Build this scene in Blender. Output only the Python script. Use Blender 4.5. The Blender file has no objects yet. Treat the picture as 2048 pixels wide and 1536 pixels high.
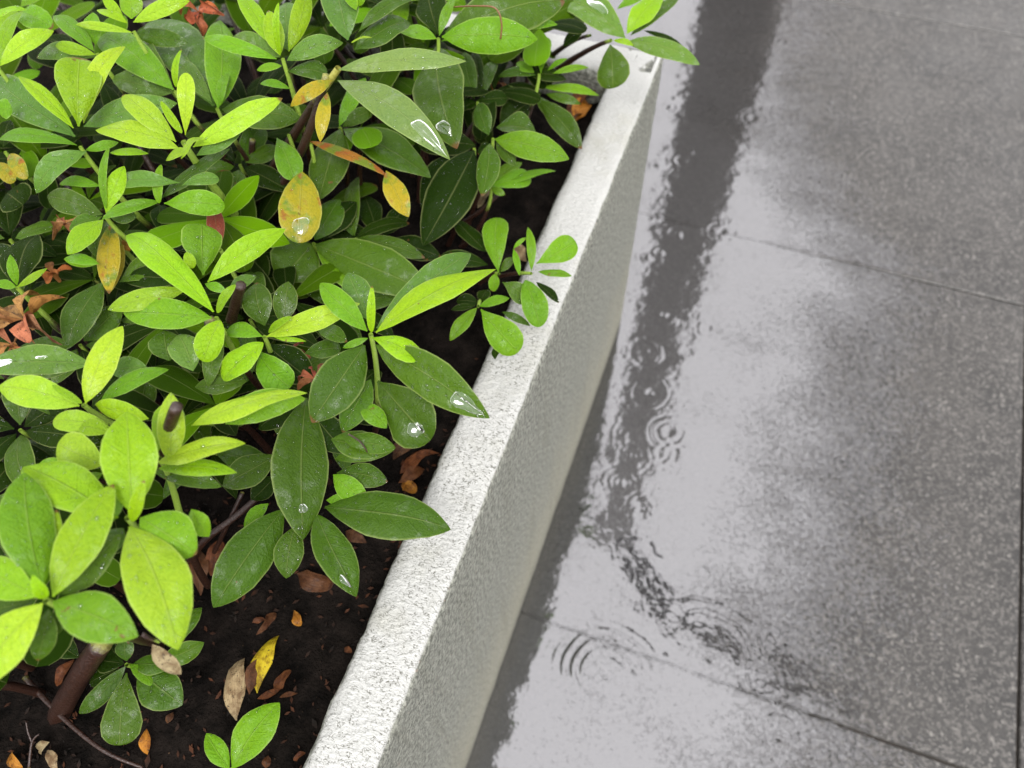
import bpy, math, random
import numpy as np
from mathutils import Vector, Matrix, noise

rng = random.Random(7)
scene = bpy.context.scene
col = scene.collection

# ------------------------------------------------------------------ camera
CAM = Vector((0.0844, -0.2208, 0.8236))
YAW, PITCH, ROLL = (math.radians(a) for a in (-21.95, 58.62, -2.70))
FPX = 1540.0
_f = Vector((math.sin(YAW) * math.cos(PITCH), math.cos(YAW) * math.cos(PITCH), -math.sin(PITCH)))
_r0 = Vector((math.cos(YAW), -math.sin(YAW), 0))
_u0 = _r0.cross(_f)
_r = _r0 * math.cos(ROLL) + _u0 * math.sin(ROLL)
_u = -_r0 * math.sin(ROLL) + _u0 * math.cos(ROLL)
cd = bpy.data.cameras.new('camera')
cam = bpy.data.objects.new('camera', cd)
col.objects.link(cam)
M3 = Matrix((_r, _u, -_f)).transposed()
cam.matrix_world = Matrix.Translation(CAM) @ M3.to_4x4()
cd.sensor_width = 36.0
cd.lens = FPX / 2048 * 36.0
cd.clip_start, cd.clip_end = 0.01, 400
cd.dof.use_dof = True
cd.dof.focus_distance = 0.405
cd.dof.aperture_fstop = 8.2
scene.camera = cam

# ------------------------------------------------------------------ world, sun, exposure
SUN_EL, SUN_AZ = math.radians(55), math.radians(150)
world = bpy.data.worlds.new('World')
scene.world = world
world.use_nodes = True
wn = world.node_tree.nodes; wl = world.node_tree.links
wn.clear()
sky = wn.new('ShaderNodeTexSky'); sky.sky_type = 'NISHITA'; sky.sun_disc = False
sky.sun_elevation = SUN_EL; sky.sun_rotation = SUN_AZ
sky.air_density = 1.0; sky.dust_density = 6.0; sky.ozone_density = 1.0
hs = wn.new('ShaderNodeHueSaturation'); hs.inputs['Saturation'].default_value = 0.10
bg = wn.new('ShaderNodeBackground'); bg.inputs['Strength'].default_value = 0.15
wo = wn.new('ShaderNodeOutputWorld')
cloud = wn.new('ShaderNodeMix'); cloud.data_type = 'RGBA'; cloud.inputs[0].default_value = 0.75   # even overcast layer over the clear sky
cloud.inputs[7].default_value = (8.3, 8.22, 8.36, 1)
wl.new(sky.outputs[0], hs.inputs['Color']); wl.new(hs.outputs[0], cloud.inputs[6]); wl.new(cloud.outputs[2], bg.inputs['Color']); wl.new(bg.outputs[0], wo.inputs[0])
sd = bpy.data.lights.new('sun', 'SUN'); sd.energy = 1.5; sd.angle = math.radians(20); sd.color = (1.0, 0.975, 0.94)
sun = bpy.data.objects.new('sun', sd); col.objects.link(sun)
sdir = Vector((math.sin(SUN_AZ) * math.cos(SUN_EL), math.cos(SUN_AZ) * math.cos(SUN_EL), math.sin(SUN_EL)))
sun.rotation_euler = sdir.to_track_quat('Z', 'Y').to_euler()
sun.location = (0, 0, 5)
scene.view_settings.view_transform = 'Standard'
scene.view_settings.look = 'None'
scene.view_settings.exposure = 1.15
scene.view_settings.gamma = 1.0
scene.view_settings.use_curve_mapping = False
scene.cycles.max_bounces = 8
scene.cycles.transparent_max_bounces = 12
scene.cycles.use_denoising = True

# ------------------------------------------------------------------ helpers
def ray(x, y):
    return _f + _r * ((x - 1024) / FPX) - _u * ((y - 768) / FPX)
def at(x, y, z):
    d = ray(x, y)
    return CAM + d * ((z - CAM.z) / d.z)
def project(p):
    d = p - CAM; k = d.dot(_f)
    return 1024 + FPX * d.dot(_r) / k, 768 - FPX * d.dot(_u) / k
def tag(o, label=None, cat=None, group=None, kind=None):
    if label: o['label'] = label
    if cat: o['category'] = cat
    if group: o['group'] = group
    if kind: o['kind'] = kind
    return o
def link(name, me, mat=None, parent=None, loc=(0, 0, 0)):
    o = bpy.data.objects.new(name, me); col.objects.link(o)
    if mat is not None and me is not None and not me.materials: me.materials.append(mat)
    o.location = loc
    if parent is not None: o.parent = parent
    return o
def mesh(name, v, f, smooth=True):
    me = bpy.data.meshes.new(name)
    me.from_pydata([tuple(p) for p in v], [], f)
    if smooth: me.polygons.foreach_set('use_smooth', [True] * len(me.polygons))
    me.update(); return me
def grid_mesh(name, V, closed_v=False):
    """V: array (n,m,3) -> smooth quad mesh"""
    n, m = V.shape[:2]
    me = bpy.data.meshes.new(name)
    idx = np.arange(n * m).reshape(n, m)
    if closed_v: idx = np.concatenate([idx, idx[:, :1]], 1)
    q = np.stack([idx[:-1, :-1], idx[1:, :-1], idx[1:, 1:], idx[:-1, 1:]], -1).reshape(-1, 4)
    me.vertices.add(n * m); me.vertices.foreach_set('co', V.reshape(-1).astype(np.float32))
    me.loops.add(q.size); me.loops.foreach_set('vertex_index', q.reshape(-1).astype(np.int32))
    me.polygons.add(len(q)); me.polygons.foreach_set('loop_start', np.arange(0, q.size, 4, dtype=np.int32))
    me.polygons.foreach_set('loop_total', np.full(len(q), 4, np.int32))
    me.polygons.foreach_set('use_smooth', np.ones(len(q), bool))
    me.update(calc_edges=True); me.validate()
    return me

class NT:
    def __init__(s, name):
        s.m = bpy.data.materials.new(name); s.m.use_nodes = True
        s.t = s.m.node_tree; s.t.nodes.clear()
        s.out = s.t.nodes.new('ShaderNodeOutputMaterial')
    def n(s, typ, props=None, **inp):
        nd = s.t.nodes.new('ShaderNode' + typ)
        for k, v in (props or {}).items(): setattr(nd, k, v)
        for k, v in inp.items():
            key = k.replace('_', ' ')
            sock = nd.inputs[int(k[1:])] if k[0] == 'i' and k[1:].isdigit() else nd.inputs[key]
            s.set(sock, v)
        return nd
    def set(s, sock, v):
        if isinstance(v, bpy.types.NodeSocket): s.t.links.new(v, sock)
        elif isinstance(v, bpy.types.Node): s.t.links.new(v.outputs[0], sock)
        else:
            if isinstance(v, (tuple, list)) and len(v) == 3 and sock.type == 'RGBA': v = (*v, 1)
            sock.default_value = v
    def math(s, op, a, b=0.0, c=None):
        nd = s.n('Math', {'operation': op}); s.set(nd.inputs[0], a); s.set(nd.inputs[1], b)
        if c is not None: s.set(nd.inputs[2], c)
        return nd.outputs[0]
    def ramp(s, v, a, b, lo=0.0, hi=1.0, smooth=True):
        nd = s.n('MapRange', {'interpolation_type': 'SMOOTHSTEP' if smooth else 'LINEAR'})
        for i, x in enumerate((v, a, b, lo, hi)): s.set(nd.inputs[i], x)
        return nd.outputs[0]
    def mix(s, f, a, b, mode='MIX'):
        nd = s.n('Mix', {'data_type': 'RGBA', 'blend_type': mode})
        s.set(nd.inputs[0], f); s.set(nd.inputs[6], a); s.set(nd.inputs[7], b)
        return nd.outputs[2]
    def noise(s, co, scale, detail=2.0, rough=0.5, color=False):
        nd = s.n('TexNoise', Vector=co, Scale=scale, Detail=detail, Roughness=rough)
        return nd.outputs['Color' if color else 0]
    def bump(s, h, strength, dist, normal=None):
        nd = s.n('Bump', Height=h, Strength=strength, Distance=dist)
        if normal is not None: s.set(nd.inputs['Normal'], normal)
        return nd.outputs[0]
    def done(s, surf, disp=None):
        s.set(s.out.inputs['Surface'], surf); return s.m

# ------------------------------------------------------------------ materials
def mat_leaf(turn=False):
    k = NT('turning_leaf' if turn else 'leaf')
    info = k.n('ObjectInfo'); co = k.n('TexCoord'); oc = co.outputs['Object']
    uv = k.n('SeparateXYZ', Vector=co.outputs['UV'])
    t = uv.outputs[0]
    av = k.math('ABSOLUTE', k.math('MULTIPLY_ADD', uv.outputs[1], 2.0, -1.0))
    c = k.mix(1.0, info.outputs['Color'], (.56, .56, .48), 'MULTIPLY')
    big = k.noise(oc, 90, 2)
    if turn:
        tn = k.noise(oc, 75, 3, .6)
        c = k.mix(k.ramp(tn, .48, .64, 0, .8), c, (.07, .15, .008)); c = k.mix(k.ramp(k.noise(oc, 120, 3), .56, .68, 0, .8), c, (.20, .055, .010))
    c1 = k.mix(k.ramp(big, .3, .7, 0, .35), c, (1.25, 1.1, .8), 'MULTIPLY')
    fine = k.noise(oc, 900, 2, .6)
    c1 = k.mix(k.ramp(fine, .35, .65, .0, .42), c1, (.62, .72, .6), 'MULTIPLY')
    # lateral veins
    s = k.math('ADD', k.math('MULTIPLY', t, 8.0), k.math('MULTIPLY', av, -1.5))
    s = k.math('ADD', s, k.math('MULTIPLY', big, .7))
    fr = k.math('ABSOLUTE', k.math('SUBTRACT', k.math('FRACT', s), .5))
    vein = k.math('MULTIPLY', k.ramp(fr, .0, .09, 1, 0), k.ramp(av, .55, .95, 1, 0))
    mid = k.ramp(av, .015, .055, 1, 0)
    c1 = k.mix(k.math('MULTIPLY', vein, .12), c1, (.75, .85, .7), 'MULTIPLY')
    light = k.mix(1.0, k.mix(.45, c, (.5, .55, .22)), (1.0, 1.0, 1.0), 'MULTIPLY')
    c1 = k.mix(k.math('MULTIPLY', mid, .18), c1, light)
    edge = k.math('MULTIPLY', k.ramp(av, .9, 1.0, 0, .38), k.ramp(t, .06, .2, 0, 1))
    c1 = k.mix(edge, c1, light)
    rnd = info.outputs['Random']
    spot = k.math('MULTIPLY', k.ramp(k.noise(oc, 210, 2), .72, .745, 0, .7), k.math('GREATER_THAN', rnd, .86))
    tip = k.math('MULTIPLY', k.ramp(k.math('ADD', t, k.math('MULTIPLY', big, .08)), .985, 1.02, 0, .9), k.math('GREATER_THAN', k.math('FRACT', k.math('MULTIPLY', rnd, 7.3)), .86))
    c1 = k.mix(k.math('MAXIMUM', spot, tip), c1, (.10, .045, .015))
    wetn = k.noise(oc, 160, 3)
    h = k.math('MULTIPLY_ADD', fine, .9, k.math('MULTIPLY', k.noise(oc, 300, 2), .8))
    h = k.math('SUBTRACT', h, k.math('MULTIPLY', vein, .22))
    h = k.math('SUBTRACT', h, k.math('MULTIPLY', mid, .9))
    bm = k.bump(h, .6, .0011)
    p = k.n('BsdfPrincipled', Base_Color=c1, Roughness=k.ramp(wetn, .35, .65, .50, .36), IOR=1.27, Normal=bm)
    k.set(p.inputs['Coat Weight'], k.math('MULTIPLY', k.ramp(wetn, .53, .66, 0, .7), info.outputs['Alpha']))
    k.set(p.inputs['Specular IOR Level'], k.ramp(info.outputs['Alpha'], .0, .3, .12, .5))
    p.inputs['Coat Roughness'].default_value = .09; p.inputs['Coat IOR'].default_value = 1.6
    k.set(p.inputs['Coat Normal'], k.bump(k.noise(oc, 650, 3, .6), .6, .0012))
    tr = k.n('BsdfTranslucent', Color=k.mix(1.0, c1, (1.5, 1.25, .5), 'MULTIPLY'), Normal=bm)
    return k.done(k.n('MixShader', i0=.24, i1=p, i2=tr))
def mat_dead():
    k = NT('dead_leaf')
    info = k.n('ObjectInfo'); co = k.n('TexCoord'); oc = co.outputs['Object']
    uv = k.n('SeparateXYZ', Vector=co.outputs['UV'])
    av = k.math('ABSOLUTE', k.math('MULTIPLY_ADD', uv.outputs[1], 2.0, -1.0))
    n1 = k.noise(oc, 220, 4, .6)
    c = k.mix(k.ramp(n1, .42, .66, 0, .8), info.outputs['Color'], (.35, .25, .2), 'MULTIPLY')
    st = k.n('TexNoise', Vector=k.n('Mapping', Vector=co.outputs['UV'], Scale=(2, 26, 1)), Scale=1.0, Detail=2.0)
    c = k.mix(k.ramp(st.outputs[0], .45, .6, 0, .4), c, (.55, .45, .4), 'MULTIPLY')
    sp = k.noise(oc, 700, 1)
    c = k.mix(k.ramp(sp, .66, .70, 0, .8), c, (.03, .02, .012))
    c = k.mix(k.ramp(av, .0, .05, .5, 0), c, (.6, .5, .45), 'MULTIPLY')
    bm = k.bump(k.math('ADD', st.outputs[0], n1), .6, .0012)
    p = k.n('BsdfPrincipled', Base_Color=c, Roughness=.42, IOR=1.28, Normal=bm)
    tr = k.n('BsdfTranslucent', Color=c)
    return k.done(k.n('MixShader', i0=.15, i1=p, i2=tr))
def mat_stem():
    k = NT('stem')
    info = k.n('ObjectInfo'); co = k.n('TexCoord'); oc = co.outputs['Object']
    uv = k.n('SeparateXYZ', Vector=co.outputs['UV'])
    n1 = k.noise(oc, 380, 4, .65)
    up = k.ramp(k.math('ADD', uv.outputs[0], k.math('MULTIPLY_ADD', n1, .16, -.08)), info.outputs['Alpha'], k.math('ADD', info.outputs['Alpha'], .12), 1, 0)
    brown = k.mix(n1, (.008, .004, .003), (.036, .014, .008))
    c = k.mix(up, brown, info.outputs['Color'])
    p = k.n('BsdfPrincipled', Base_Color=c, Roughness=.33, Normal=k.bump(n1, .7, .0012))
    return k.done(p)
def mat_soil():
    k = NT('soil')
    oc = k.n('TexCoord').outputs['Object']
    n1 = k.noise(oc, 60, 5, .65); n2 = k.noise(oc, 420, 3, .6)
    c = k.mix(k.ramp(n1, .3, .7), (.0015, .0013, .0011), (.0095, .0072, .0060))
    c = k.mix(k.ramp(n2, .70, .76, 0, .6), c, (.10, .06, .035))
    p = k.n('BsdfPrincipled', Base_Color=c, Roughness=.9, IOR=1.12, Normal=k.bump(k.math('ADD', n1, n2), .9, .003))
    return k.done(p)
def mat_planter():
    k = NT('planter_concrete')
    co = k.n('TexCoord'); oc = co.outputs['Object']
    nz = k.n('SeparateXYZ', Vector=k.n('NewGeometry').outputs['Normal']).outputs[2]
    pos = k.n('SeparateXYZ', Vector=oc)
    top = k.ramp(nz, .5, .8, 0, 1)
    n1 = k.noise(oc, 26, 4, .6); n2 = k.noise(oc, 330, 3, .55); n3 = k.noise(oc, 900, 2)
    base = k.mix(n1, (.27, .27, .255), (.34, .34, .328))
    # squiggly pits of the coat, dirt sits in some of them
    sq = k.n('Mapping', Vector=oc, Scale=(1.0, 1.7, 1.0))
    w = k.noise(sq, 270, 2.5, .6)
    pit = k.ramp(k.math('ABSOLUTE', k.math('SUBTRACT', w, .46)), .010, .036, 1, 0)
    dm = k.ramp(k.noise(oc, 45, 3, .6), .30, .56, .2, 1.0)
    near = k.ramp(pos.outputs[1], .02, .20, 1.0, .12)
    brk = k.ramp(n2, .44, .54, 0, 1)
    dirt = k.math('MULTIPLY', k.math('MULTIPLY', pit, brk), k.math('MULTIPLY', dm, near))
    c_top = k.mix(k.math('MULTIPLY', dirt, 1.0), base, (.075, .073, .058))
    spk = k.ramp(n3, .68, .73, 0, .5)
    c_top = k.mix(k.math('MULTIPLY', spk, near), c_top, (.05, .048, .035))
    # side: rough cast surface, base darkened to paint its shade, with tan and pale grains, moss tinge low down
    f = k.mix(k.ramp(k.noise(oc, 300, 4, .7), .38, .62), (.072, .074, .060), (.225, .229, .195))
    f = k.mix(k.ramp(n3, .63, .70, 0, .6), f, (.34, .335, .30))
    f = k.mix(k.ramp(k.noise(oc, 260, 2), .66, .74, 0, .5), f, (.26, .19, .15))
    f = k.mix(k.ramp(k.math('ADD', pos.outputs[2], k.math('MULTIPLY', n1, .25)), .10, .36, .5, 0), f, (.21, .195, .135))
    dr = k.noise(k.n('Mapping', Vector=oc, Scale=(60, 60, 5)), 1.0, 3, .6)
    f = k.mix(k.ramp(dr, .5, .72, 0, .28), f, (.62, .60, .52), 'MULTIPLY')
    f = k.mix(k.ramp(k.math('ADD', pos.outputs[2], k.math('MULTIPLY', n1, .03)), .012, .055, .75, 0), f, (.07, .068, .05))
    st = k.ramp(k.noise(oc, 14, 4, .65), .52, .68, 0, .5)
    c_top = k.mix(st, c_top, (.80, .79, .70), 'MULTIPLY')
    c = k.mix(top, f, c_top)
    h = k.math('SUBTRACT', k.math('MULTIPLY', w, 1.6), k.math('MULTIPLY', pit, .35))
    h = k.math('ADD', h, k.math('MULTIPLY', n2, .6))
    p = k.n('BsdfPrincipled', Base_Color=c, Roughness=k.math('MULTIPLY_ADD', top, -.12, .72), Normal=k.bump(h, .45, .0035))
    return k.done(p)
def mat_paving():
    k = NT('paving')
    info = k.n('ObjectInfo'); co = k.n('NewGeometry'); oc = co.outputs['Position']
    oc = k.n('VectorMath', {'operation': 'ADD'}, i0=oc, i1=k.n('CombineXYZ', i0=k.math('MULTIPLY', info.outputs['Random'], 7), i1=0.0, i2=0.0)).outputs[0]
    n1 = k.ramp(k.noise(oc, 9, 5, .65), .3, .7); n2 = k.noise(oc, 260, 3, .7); vo = k.n('TexVoronoi', Vector=oc, Scale=360.0)
    sep = k.n('SeparateColor', Color=vo.outputs['Color'])
    c = k.mix(n1, (.012, .0108, .0096), (.030, .027, .024))
    c = k.mix(k.ramp(sep.outputs[0], .45, 1.0, 0, .9, False), c, (.084, .077, .070))
    c = k.mix(k.ramp(sep.outputs[1], .93, .99, 0, .5), c, (.19, .178, .162))
    c = k.mix(k.ramp(n2, .48, .66, 0, .85), c, (.009, .008, .0075))
    wet = k.noise(oc, 11, 3)
    h = k.math('MULTIPLY_ADD', sep.outputs[2], .5, n2)
    p = k.n('BsdfPrincipled', Base_Color=c, Roughness=k.ramp(wet, .3, .7, .32, .46), IOR=1.5, Normal=k.bump(h, .55, .0014))
    return k.done(p)
def mat_joint():
    k = NT('joint_bed')
    oc = k.n('NewGeometry').outputs['Position']
    c = k.mix(k.noise(oc, 60, 3), (.018, .014, .010), (.05, .04, .03))
    return k.done(k.n('BsdfPrincipled', Base_Color=c, Roughness=.6))
def mat_puddle():
    k = NT('puddle_water')
    a = k.n('Attribute', {'attribute_name': 'depth'}).outputs['Fac']
    oc = k.n('NewGeometry').outputs['Position']
    g = k.noise(oc, 260, 4, .7)
    m = k.ramp(k.math('ADD', a, k.math('MULTIPLY_ADD', g, 2.4, -1.2)), -.05, 1.0, 0, 1, False)
    bm = k.bump(k.noise(oc, 38, 3), .20, .002)
    fr = k.n('Fresnel', IOR=2.85, Normal=bm)
    gl = k.n('BsdfGlossy', Color=(1.0, .985, 1.0), Roughness=.055, Normal=bm)
    return k.done(k.n('MixShader', i0=k.math('MULTIPLY', fr, m), i1=k.n('BsdfTransparent', Color=k.mix(m, (1, 1, 1), (.36, .345, .335))), i2=gl))
def mat_water():
    k = NT('water')
    fr = k.n('Fresnel', IOR=1.55)
    gl = k.n('BsdfGlossy', Color=(1, 1, 1), Roughness=.02)
    tr = k.n('BsdfTransparent', Color=(.93, .96, .93))
    return k.done(k.n('MixShader', i0=fr, i1=tr, i2=gl))
def mat_plain(name, c, r=.5):
    k = NT(name)
    oc = k.n('TexCoord').outputs['Object']
    cc = k.mix(k.noise(oc, 8, 4), tuple(x * .8 for x in c), tuple(x * 1.15 for x in c))
    return k.done(k.n('BsdfPrincipled', Base_Color=cc, Roughness=r))
M_TURN = mat_leaf(True)
M_LEAF, M_DEAD, M_STEM, M_SOIL = mat_leaf(), mat_dead(), mat_stem(), mat_soil()
M_PLANT, M_PAVE, M_JOINT, M_PUD, M_WATER = mat_planter(), mat_paving(), mat_joint(), mat_puddle(), mat_water()
M_POST = mat_plain('painted_steel', (.13, .125, .12), .5)

# ------------------------------------------------------------------ pavement
H, T = 0.400, 0.0378
YC = 0.378                                    # far corner of the planter
XL, YN = -0.80, -1.25                         # its other sides
L, W0, J0 = 0.594, 0.494, -0.019              # slab size, joints
pav = link('pavement', mesh('pavement', [(-60, -60, -.005), (60, -60, -.005), (60, 60, -.005), (-60, 60, -.005)], [(0, 1, 2, 3)], False), M_JOINT)
tag(pav, 'wet dark granite slab paving beside the planter', kind='structure')
g = .0013
def slab_mesh(w, l):
    a, b, c, d = g, w - g, g, l - g
    e = .0012
    v = [(a, c, -.012), (b, c, -.012), (b, d, -.012), (a, d, -.012), (a, c, -e), (b, c, -e), (b, d, -e), (a, d, -e),
         (a + e, c + e, 0), (b - e, c + e, 0), (b - e, d - e, 0), (a + e, d - e, 0)]
    f = [(0, 1, 5, 4), (1, 2, 6, 5), (2, 3, 7, 6), (3, 0, 4, 7), (4, 5, 9, 8), (5, 6, 10, 9), (6, 7, 11, 10), (7, 4, 8, 11), (8, 9, 10, 11)]
    me = mesh('slab', v, f, False); me.materials.append(M_PAVE); return me
SL = slab_mesh(L, L)
for i in range(-6, 6):
    for j in range(-5, 11):
        o = link('slab', SL, None, pav, (W0 + (i - 1) * L, J0 + j * L, rng.uniform(-.0006, .0))); o.location.z += .005 - .005
far = link('slab_field', mesh('slab_field', [(-60, 6.6, -.001), (60, 6.6, -.001), (60, 60, -.001), (-60, 60, -.001), (-60, -60, -.001), (60, -60, -.001), (60, -3.2, -.001), (-60, -3.2, -.001)], [(0, 1, 2, 3), (4, 5, 6, 7)], False), M_PAVE, pav)
tag(far, kind='stuff')

# puddle with raindrop rings
pb = np.array([(-.75, .36), (-.122, .353), (-.035, .352), (.023, .311), (.107, .321), (.227, .324), (.443, .325), (.599, .318), (.70, .24), (.80, .17), (.952, .142), (1.323, .106), (1.9, .09)])
xs = np.arange(-.40, .56, .002); ys = np.arange(-.55, 1.75, .002)
PX, PY = np.meshgrid(xs, ys, indexing='ij')
bnd = np.interp(PY[0], pb[:, 0], pb[:, 1])
def nz(x, y, s, o=0.0): return noise.noise(Vector((x * s + o, y * s, o)))
wob = np.array([nz(0.3, y, 14) * .035 + nz(.7, y, 45) * .015 for y in ys])
D = np.clip(((bnd + wob)[None, :] - .01 - PX) / .19 + .25, -1, 1.1)
# coarse noise for shallow patches
cx, cy = np.arange(-.44, .60, .02), np.arange(-.6, 1.8, .02)
CN = np.array([[nz(x, y, 16, 3.1) + .5 * nz(x, y, 40, 1.7) for y in cy] for x in cx])
fi = np.clip(np.searchsorted(cx, xs) - 1, 0, len(cx) - 2); fj = np.clip(np.searchsorted(cy, ys) - 1, 0, len(cy) - 2)
tx = ((xs - cx[fi]) / .02)[:, None]; ty = ((ys - cy[fj]) / .02)[None, :]
CNf = (CN[np.ix_(fi, fj)] * (1 - tx) * (1 - ty) + CN[np.ix_(fi + 1, fj)] * tx * (1 - ty) + CN[np.ix_(fi, fj + 1)] * (1 - tx) * ty + CN[np.ix_(fi + 1, fj + 1)] * tx * ty)
D = D + CNf * .28
for jy in (J0, J0 + L, J0 + 2 * L): D -= .42 * np.exp(-((PY - jy) / .0028) ** 2)
PZ = np.zeros_like(PX)
rings = [  # pixel x, y, ring radius mm, wavelength mm, number of waves, slope
    (1215, 1350, 34, 9.5, 3.6, .75), (1420, 1320, 50, 13, 3.0, .12), (1632, 826, 17, 9, 1.6, .12), (1640, 1135, 16, 9, 1.4, .12),
    (1498, 1138, 13, 8, 1.2, .10), (1292, 705, 20, 12, 1.5, .12), (1318, 905, 16, 9, 2.0, .14), (1285, 1035, 12, 7, 1.5, .14),
    (1605, 1465, 13, 8, 1.3, .12), (1310, 1195, 10, 6, 1.2, .10), (1690, 590, 25, 13, 1.3, .10), (1600, 40, 20, 12, 1.3, .1),
    (1345, 470, 16, 10, 1.5, .1), (1540, 1360, 14, 8, 1.4, .12), (1390, 820, 12, 8, 1.3, .1), (1335, 1090, 14, 8, 1.4, .12),
    (1420, 640, 14, 9, 1.2, .09), (1560, 960, 12, 8, 1.1, .08), (1470, 1210, 20, 10, 1.4, .08), (1250, 870, 12, 8, 1.2, .08)]
rr_ = random.Random(21)
for _ in range(55):
    yy = rr_.uniform(60, 1520); xx = 1330 - yy * .1 + rr_.uniform(0, 420)
    rings.append((xx, yy, rr_.uniform(5, 22), rr_.uniform(5, 10), rr_.uniform(.8, 1.8), rr_.uniform(.14, .38)))
for (rx, ry, R, lam, nw, sl) in rings:
    c = at(rx, ry, 0)
    rr = np.hypot(PX - c.x, PY - c.y) * 1000
    th = np.arctan2(PY - c.y, PX - c.x); a0 = rr_.uniform(0, 6.28)
    rr = rr * (1 + .05 * np.sin(2 * th + a0) + .02 * np.sin(5 * th - a0))
    env = np.exp(-((rr - R) / (lam * nw * .5)) ** 2) * (.5 + .35 * np.sin(th + a0) + .15 * np.sin(3 * th + 2 * a0))
    PZ += env * np.cos((rr - R) / lam * 2 * np.pi) * sl * .40 * lam / 6.283 / 1000
    PZ += -np.exp(-(rr / 4.5) ** 2) * .0009 * sl
puddle = link('puddle', grid_mesh('puddle', np.stack([PX, PY, .0016 + PZ], -1)), M_PUD)
at_ = puddle.data.attributes.new('depth', 'FLOAT', 'POINT'); at_.data.foreach_set('value', D.reshape(-1).astype(np.float32))
tag(puddle, 'thin rain puddle on dark paving along the planter, ringed by raindrops', kind='structure')

# ------------------------------------------------------------------ canopy post (seen mirrored in the wet paving)
def box(v, f, a, b):
    k = len(v)
    for z in (a[2], b[2]):
        v += [(a[0], a[1], z), (b[0], a[1], z), (b[0], b[1], z), (a[0], b[1], z)]
    f += [(k, k + 3, k + 2, k + 1), (k + 4, k + 5, k + 6, k + 7)] + [(k + i, k + (i + 1) % 4, k + 4 + (i + 1) % 4, k + 4 + i) for i in range(4)]
post = link('canopy_post', None, loc=(-.07, 2.95, 0)); post.empty_display_size = .2
tag(post, 'tall dark post with a cross beam, mirrored as a dark streak in the puddle', 'post')
v, f = [], []; box(v, f, (-.165, -.165, 0), (.165, .165, 7.2)); link('column', mesh('column', v, f, False), M_POST, post)
v, f = [], []; box(v, f, (-.22, -.22, 0), (.22, .22, .03)); link('base_plate', mesh('base_plate', v, f, False), M_POST, post)
def obox(a, b, w, h):
    a, b = Vector(a), Vector(b); d = (b - a).normalized(); s_ = Vector((d.y, -d.x, 0)) * (w / 2); u_ = Vector((0, 0, h))
    v = [a - s_, a + s_, b + s_, b - s_]; v += [p + u_ for p in v]
    return mesh('beam', v, [(0, 3, 2, 1), (4, 5, 6, 7)] + [(i, (i + 1) % 4, 4 + (i + 1) % 4, 4 + i) for i in range(4)], False)
link('beam', obox((-.1, .1, 7.1), (.72, -.72, 7.1), .15, .14), M_POST, post)
link('beam', obox((.6, -.66, 7.25), (3.9, -1.12, 7.25), .14, .14), M_POST, post)

# ------------------------------------------------------------------ planter
prof = [(0, z) for z in np.linspace(0, H - .005, 44)] + [(.0006, H - .0028), (.0018, H - .0012), (.0036, H - .0003)] + \
       [(o, H) for o in np.linspace(.006, T - .009, 14)] + [(T - .0055, H - .0006), (T - .003, H - .002), (T - .001, H - .0045)] + [(T, z) for z in np.linspace(H - .008, .28, 12)]
prof = np.array(prof)
path = []
def seg(a, b, step):
    n = max(2, int((Vector(b) - Vector(a)).length / step))
    return [tuple(Vector(a).lerp(Vector(b), i / n)) for i in range(1, n)]
corners = [((0, YN), (-1, 1)), ((0, YC), (-1, -1)), ((XL, YC), (1, -1)), ((XL, YN), (1, 1))]
nrm = [(-1, 0), (0, -1), (1, 0), (0, 1)]
for i in range(4):
    a, b = corners[i][0], corners[(i + 1) % 4][0]
    path.append((a, corners[i][1]))
    if i == 0:
        pts = seg(a, (0, -.45), .02) + [(0, -.45)] + seg((0, -.45), b, .0028)
    elif i == 1: pts = seg(a, (-.3, YC), .0045) + [(-.3, YC)] + seg((-.3, YC), b, .02)
    else: pts = seg(a, b, .03)
    path += [(p, nrm[i]) for p in pts]
V = np.zeros((len(path) + 1, len(prof), 3))
for i, (p, m) in enumerate(path):
    for j, (o, z) in enumerate(prof):
        q = Vector((p[0] + m[0] * o, p[1] + m[1] * o, z))
        a = noise.noise(q * 130) * .00035 + noise.noise(q * 45) * .0006 + noise.noise(q * 400) * .00022
        onTop = .0036 < o < T - .003 and z > H - .003
        inner = o > T - .009
        if onTop: q.z += a
        else:
            if inner and z > H - .03: a = a * 2.2 + noise.noise(q * 230) * .0008
            q.x -= m[0] * a; q.y -= m[1] * a
            if z > H - .008: q.z += a * .8
        V[i, j] = q
V[-1] = V[0]
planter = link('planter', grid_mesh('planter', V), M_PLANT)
tag(planter, 'white concrete planter trough with speckled rim and side toned as in shade', 'planter')

# ------------------------------------------------------------------ soil
SZ = 0.364
xs2 = np.arange(XL + T - .01, -T + .012, .0045); ys2 = np.arange(YN + T - .01, YC - T + .012, .0045)
SV = np.zeros((len(xs2), len(ys2), 3))
def soil_z(x, y):
    q = Vector((x, y, 0))
    return SZ + noise.noise(q * 22) * .006 + noise.noise(q * 75) * .0032 + abs(noise.noise(q * 190)) * .0035
for i, x in enumerate(xs2):
    for j, y in enumerate(ys2): SV[i, j] = (x, y, soil_z(x, y))
soil = link('soil', grid_mesh('soil', SV), M_SOIL); tag(soil, kind='structure')

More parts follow.
